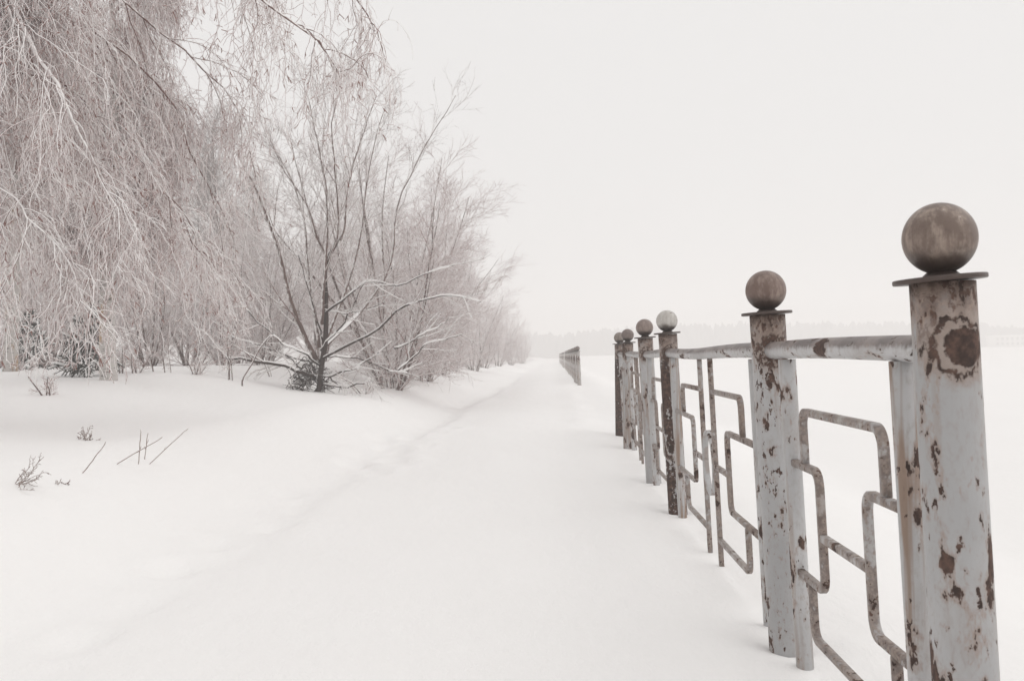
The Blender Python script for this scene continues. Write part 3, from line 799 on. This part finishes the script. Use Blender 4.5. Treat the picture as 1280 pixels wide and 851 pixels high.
    P = up1[k] + np.array([0, 0, .010]); sn.tubes(P, ur1[k] * .8 + .002, 5)
    sn.build('snow_cover', M['snow'], t)['kind'] = 'stuff'
    # tangle of dead shoots round the foot
    foot = np.stack([np.linspace([-.55, -.1, -.05], [-.1, .05, .30], 6), np.linspace([-.5, .1, .0], [.05, .1, .55], 6), np.linspace([-.2, -.2, -.1], [.0, -.1, .5], 6), np.linspace([-.6, 0, .25], [-.15, .05, .6], 6), np.linspace([-.1, 0, 0], [.25, .05, .3], 6), np.linspace([-.3, 0, .1], [-.1, .05, .45], 6)])
    f1, fr1 = grow(foot, np.full((6, 6), .02), 11, rg, (0, 1), (20, 120), (.12, .55), 6, .8, .016, .007, .5, 0, .1, .42, .2)
    f2, fr2 = grow(f1, fr1, 4, rg, (.2, 1), (25, 70), (.1, .3), 4, .7, .009, .005, .6, 0, .1, .2, .2)
    MB().tubes(f1, fr1, 5).tubes(f2, fr2, 3).build('dead_shoots', M['dark_bark'], t)
hero()

# ------------------------------------------------------------------ small spruces under the birches
def spruce(px, Y, H, seed, label):
    rg = np.random.default_rng(seed); x = bx(px, Y); base = onground(x, Y)
    t = empty('young_spruce', base, label, 'tree', 'young spruces under the birches')
    tr = np.stack([np.zeros(8), np.zeros(8), np.linspace(-.2, H, 8)], 1); MB().tubes(tr, np.linspace(.05, .01, 8), 8).build('trunk', M['bush_bark'], t)
    L1, R1 = grow(tr[None], np.linspace(.05, .01, 8)[None], 46, rg, (.15, 1), (70, 95), (.5 * H, .62 * H), 8, .3, .012, .006, .4, .04, .06, .05, .9)
    L2, R2 = grow(L1, R1, 12, rg, (.15, 1), (35, 60), (.12, .32), 5, .8, .006, .004, .6, .06, None, .06, .5)
    n1, q1 = grow(L2, R2, 14, rg, (0, 1), (40, 70), (.025, .04), 2, 1, .0035, .003, .5, 0, None, .05, 0)
    MB().tubes(L1, R1, 4).tubes(L2, R2 * 2.2, 4).tubes(n1, q1, 3).build('crown', M['needle'], t)
    k = rg.random(len(L2)) < .28
    MB().tubes(L2[k] + np.array([0, 0, .018]), np.full(L2[k].shape[:2], .02) * rg.uniform(.5, 1.2, (k.sum(), 1)), 6, cap=True).build('snow_cover', M['snow'], t)['kind'] = 'stuff'
spruce(110, 16.6, 1.15, 81, 'dark young spruce with snowy boughs under the birch twigs')
spruce(36, 20.5, 1.15, 82, 'dark young spruce half lost behind hanging twigs at the left margin')

# ------------------------------------------------------------------ thin saplings and brush at the snow's edge
def sapling(px, py, hpx, n, seed, label, name='sapling', spread=.25, cat='sapling', twigs=5):
    rg = np.random.default_rng(seed); g = gpix(px, py); sc = g[1] / FPX
    H = hpx * sc
    t = empty(name, g, label, cat)
    st = []; sr = []
    for k in range(n):
        az = rg.uniform(0, 6.28); d = norm(np.array([math.cos(az) * spread, math.sin(az) * spread, 1])); p = np.array([rg.normal() * .05, rg.normal() * .05, -.1]); q = [p]
        h = H * rg.uniform(.6, 1.1)
        for i in range(9): d = norm(d + rg.normal(size=3) * .07); p = p + d * h / 9; q.append(p)
        st.append(q); sr.append(np.linspace(.013, .005, 10))
    S, R = np.array(st), np.array(sr)
    MB().tubes(S, R, 6).build('stem', M['bush_bark'], t)
    a, ar = grow(S, R, twigs, rg, (.25, 1), (25, 60), (.25 * H, .5 * H), 6, .6, .008, .0042, .5, 0, None, .12, .3)
    b, br = grow(a, ar, 4, rg, (.2, 1), (25, 60), (.08 * H, .25 * H), 4, .7, .005, .0038, .6, 0, None, .12, .3)
    MB().tubes(a, ar, 4).tubes(b, br, 3).build('twigs', M['birch_twig'], t)['kind'] = 'stuff'
sapling(284, 474, 75, 4, 91, 'clump of straight thin saplings at the snow edge right of the birch twigs', spread=.12)
sapling(212, 466, 60, 2, 92, 'pair of dark thin saplings under the middle of the birch curtain', spread=.1)
sapling(192, 464, 45, 2, 95, 'low frosted brush under the birch curtain, left of the dark pair', spread=.3)
sapling(150, 466, 45, 3, 96, 'low frosted brush right of the young spruce', spread=.3)
sapling(335, 470, 40, 2, 97, 'short sapling between the clump and the dark trunked tree', spread=.2)
sapling(500, 486, 30, 5, 98, 'low leafless brush right of the dark trunk by the path', name='low_brush', spread=.9, cat='shrub', twigs=6)
sapling(455, 492, 34, 5, 99, 'low leafless brush directly at the right foot of the dark trunk', name='low_brush', spread=.9, cat='shrub', twigs=6)
sapling(58, 494, 40, 5, 94, 'frosted small shrub poking from the snow at the left below the birch', name='small_shrub', spread=.8, cat='shrub', twigs=7)
for q, (px, py, hp, sd, lb) in enumerate([(118, 463, 34, 301, 'frosted brush in front of the snowier young spruce'),
                                        (172, 465, 40, 302, 'frosted brush at the foot of the peeling birch, right side'),
                                        (28, 463, 36, 303, 'frosted brush near the left margin under the twigs'),
                                        (78, 462, 30, 304, 'frosted brush between the left margin and the spruce'),
                                        (246, 468, 36, 305, 'frosted brush left of the clump of straight saplings'),
                                        (138, 465, 44, 306, 'frosted brush at the foot of the peeling birch, left side')]):
    sapling(px, py, hp, 6, sd, lb, name='frosted_brush', spread=.7, cat='shrub', twigs=8)
# bent sapling left of the dark trunk
g = gpix(302, 478); Yb = min(g[1], 18.0); g = np.array([bx(302, Yb), Yb, float(gz(bx(302, Yb), Yb))])
bp = smooth_curve([g - g + np.array([0, 0, -.1]), at(303, 474, Yb) - g, at(314, 456, Yb) - g, at(322, 440, Yb) - g, at(328, 431, Yb) - g, at(340, 419, Yb) - g, at(352, 428, Yb) - g], 16)
t = empty('bent_sapling', g, 'thin sapling bent over like an elbow, left of the dark trunked tree', 'sapling')
MB().tubes(bp, np.linspace(.018, .008, 16), 8).build('stem', M['bush_bark'], t)
MB().tubes(bp[8:] + np.array([0, 0, .014]), np.linspace(.012, .012, 8), 6, cap=True).build('snow_cover', M['snow'], t)['kind'] = 'stuff'

# ------------------------------------------------------------------ dry stems in the foreground drift
def dry_stick(x0, y0, x1, y1, label, r=.0038, side=0):
    g = gpix(x0, y0); e = at(x1, y1, g[1] + .05) - g
    rg = np.random.default_rng(int(x0 * 7 + y0)); P = np.linspace(-.12 * e, e, 12); P[1:-1] += np.cumsum(rg.normal(size=(10, 3)) * .0015, 0)
    o = MB().tubes(P, np.linspace(r, r * .75, 12), 7, cap=True)
    for k in range(side):
        q = P[5 + 2 * k]; d = norm(e) * .5 + rg.normal(size=3) * .6; o.tubes(np.linspace(q, q + norm(d) * .035, 3), np.array([r * .7, r * .6, r * .4]), 5)
    s = o.build('dry_stick', M['stem']); s.location = g
    tag(s, label, 'stick', 'dry sticks in the snow')
dry_stick(103, 591, 132, 552, 'short dry stick slanting alone, nearest the weed tufts')
dry_stick(146, 580, 203, 546, 'long dry stick lying low and crossing the upright ones', .004, 2)
dry_stick(173, 580, 175, 536, 'straight upright dry stick crossed by the slanting one', .0036, 1)
dry_stick(181, 574, 185, 541, 'second upright dry stick, shorter, right beside the tall one', .0034, 2)
dry_stick(187, 580, 235, 536, 'dry stick slanting steeply to the right of the upright ones', .0036, 3)

def weed(px, py, wpx, hpx, n, seed, label, lean=.5, r=.0042):
    rg = np.random.default_rng(seed); g = gpix(px, py); sc = g[1] / FPX; H = hpx * sc
    t = empty('dry_weed', g, label, 'weed', 'dry weeds in the snow')
    st = []
    for k in range(n):
        d = norm(np.array([lean + rg.normal() * .45, rg.normal() * .4, .9])); p = np.array([rg.normal() * .02, rg.normal() * .02, -.05]); q = [p]
        h = H * rg.uniform(.7, 1.15)
        for i in range(7): d = norm(d + np.array([.05 * lean, 0, 0]) + rg.normal(size=3) * .16); p = p + d * h / 7; q.append(p)
        st.append(q)
    S = np.array(st); R = np.linspace(r, r * .6, 8)[None].repeat(n, 0)
    whole = MB().tubes(S, R, 5)
    a, ar = grow(S, R, 5, rg, (.25, 1), (20, 55), (.2 * H, .45 * H), 5, .8, r * .8, r * .55, .7, 0, None, .22, .4)
    c, cr2 = grow(a, ar, 3, rg, (.3, 1), (20, 60), (.05 * H, .14 * H), 3, .9, r * .7, r * .5, .8, 0, None, .2, .2)
    whole.tubes(a, ar, 4).tubes(c, cr2, 3).build('stem', M['stem'], t)
weed(14, 602, 45, 50, 6, 201, 'largest dry weed tuft fanning from the snow at the left edge', .9, .0030)
weed(106, 550, 30, 24, 7, 202, 'small bushy dry weed tuft higher up the drift', .1)
weed(62, 600, 28, 20, 4, 203, 'low sprig of dry weed almost snowed in', 2.2)

# ------------------------------------------------------------------ far shore
def far_wood():
    rg = np.random.default_rng(9); b = MB()
    n = 3400; x = rg.uniform(-180, 440, n); y = rg.uniform(415, 480, n); h = rg.uniform(6.8, 10.6, n) * (1 + .35 * (vnoise(x * .012, y * 0, 5) - .5) * 2); r = rg.uniform(1.4, 3.0, n)
    s = np.array([0, .12, .35, .6, .82, 1.0]); pr = np.array([.5, .9, 1.0, .85, .62, .15])
    P = np.stack([x[:, None] + 0 * s, y[:, None] + 0 * s, gz(x, y)[:, None] - .5 + h[:, None] * s], -1)
    P[:, 1:, :2] += rg.normal(size=(n, 5, 2)) * .35
    b.tubes(P, r[:, None] * pr * rg.uniform(.75, 1.25, (n, 6)), 7, seed=4)
    mt, t_, bs = nodes('far_trees'); t_.links.new(mixc(t_, noise(t_, coords(t_), .3, 4), (.07, .06, .058), (.16, .14, .135)), bs.inputs['Base Color']); bs.inputs['Roughness'].default_value = .9
    tag(b.build('far_wood', mt), 'pale hazy wood along the far side of the snowfield', 'wood', kind='stuff')
    bt = at(1257, 428, 405); z0 = float(gz(bt[0], 405))
    h_ = empty('far_building', (bt[0], 405, z0), 'pale low building on the far shore right of the end post', 'building')
    mw, tw_, bw = nodes('pale_render'); bw.inputs['Base Color'].default_value = (.62, .60, .58, 1)
    tw_.links.new(mixc(tw_, noise(tw_, coords(tw_), .6, 3), (.58, .56, .545), (.66, .64, .62)), bw.inputs['Base Color'])
    md, td, bd = nodes('dark_pane'); bd.inputs['Base Color'].default_value = (.06, .06, .065, 1); bd.inputs['Roughness'].default_value = .2
    MB().box((0, 0, 1.9), (6.2, 3.6, 2.3)).build('wall', mw, h_, False)
    MB().box((0, 0, 4.42), (6.5, 3.9, .21)).build('roof', M['snow'], h_, False)
    for i in range(6):
        for j in range(2):
            MB().box((-5.0 + i * 2.0, -3.63, 1.3 + j * 1.8), (.45, .05, .55)).build('window', md, h_, False)
far_wood()

# ------------------------------------------------------------------ the frosty air
hz = MB().box((150, 760, 9.0), (780, 830, 12.0)).build('haze', None, None, False)
mh = bpy.data.materials.new('frosty_air'); mh.use_nodes = True; t_ = mh.node_tree; t_.nodes.clear()
pv = t_.nodes.new('ShaderNodeVolumePrincipled'); pv.inputs['Density'].default_value = .0052
pv.inputs['Color'].default_value = (.97, .955, .945, 1); pv.inputs['Anisotropy'].default_value = 0.0
om = t_.nodes.new('ShaderNodeOutputMaterial'); t_.links.new(pv.outputs[0], om.inputs['Volume'])
hz.data.materials.append(mh); tag(hz, kind='stuff')
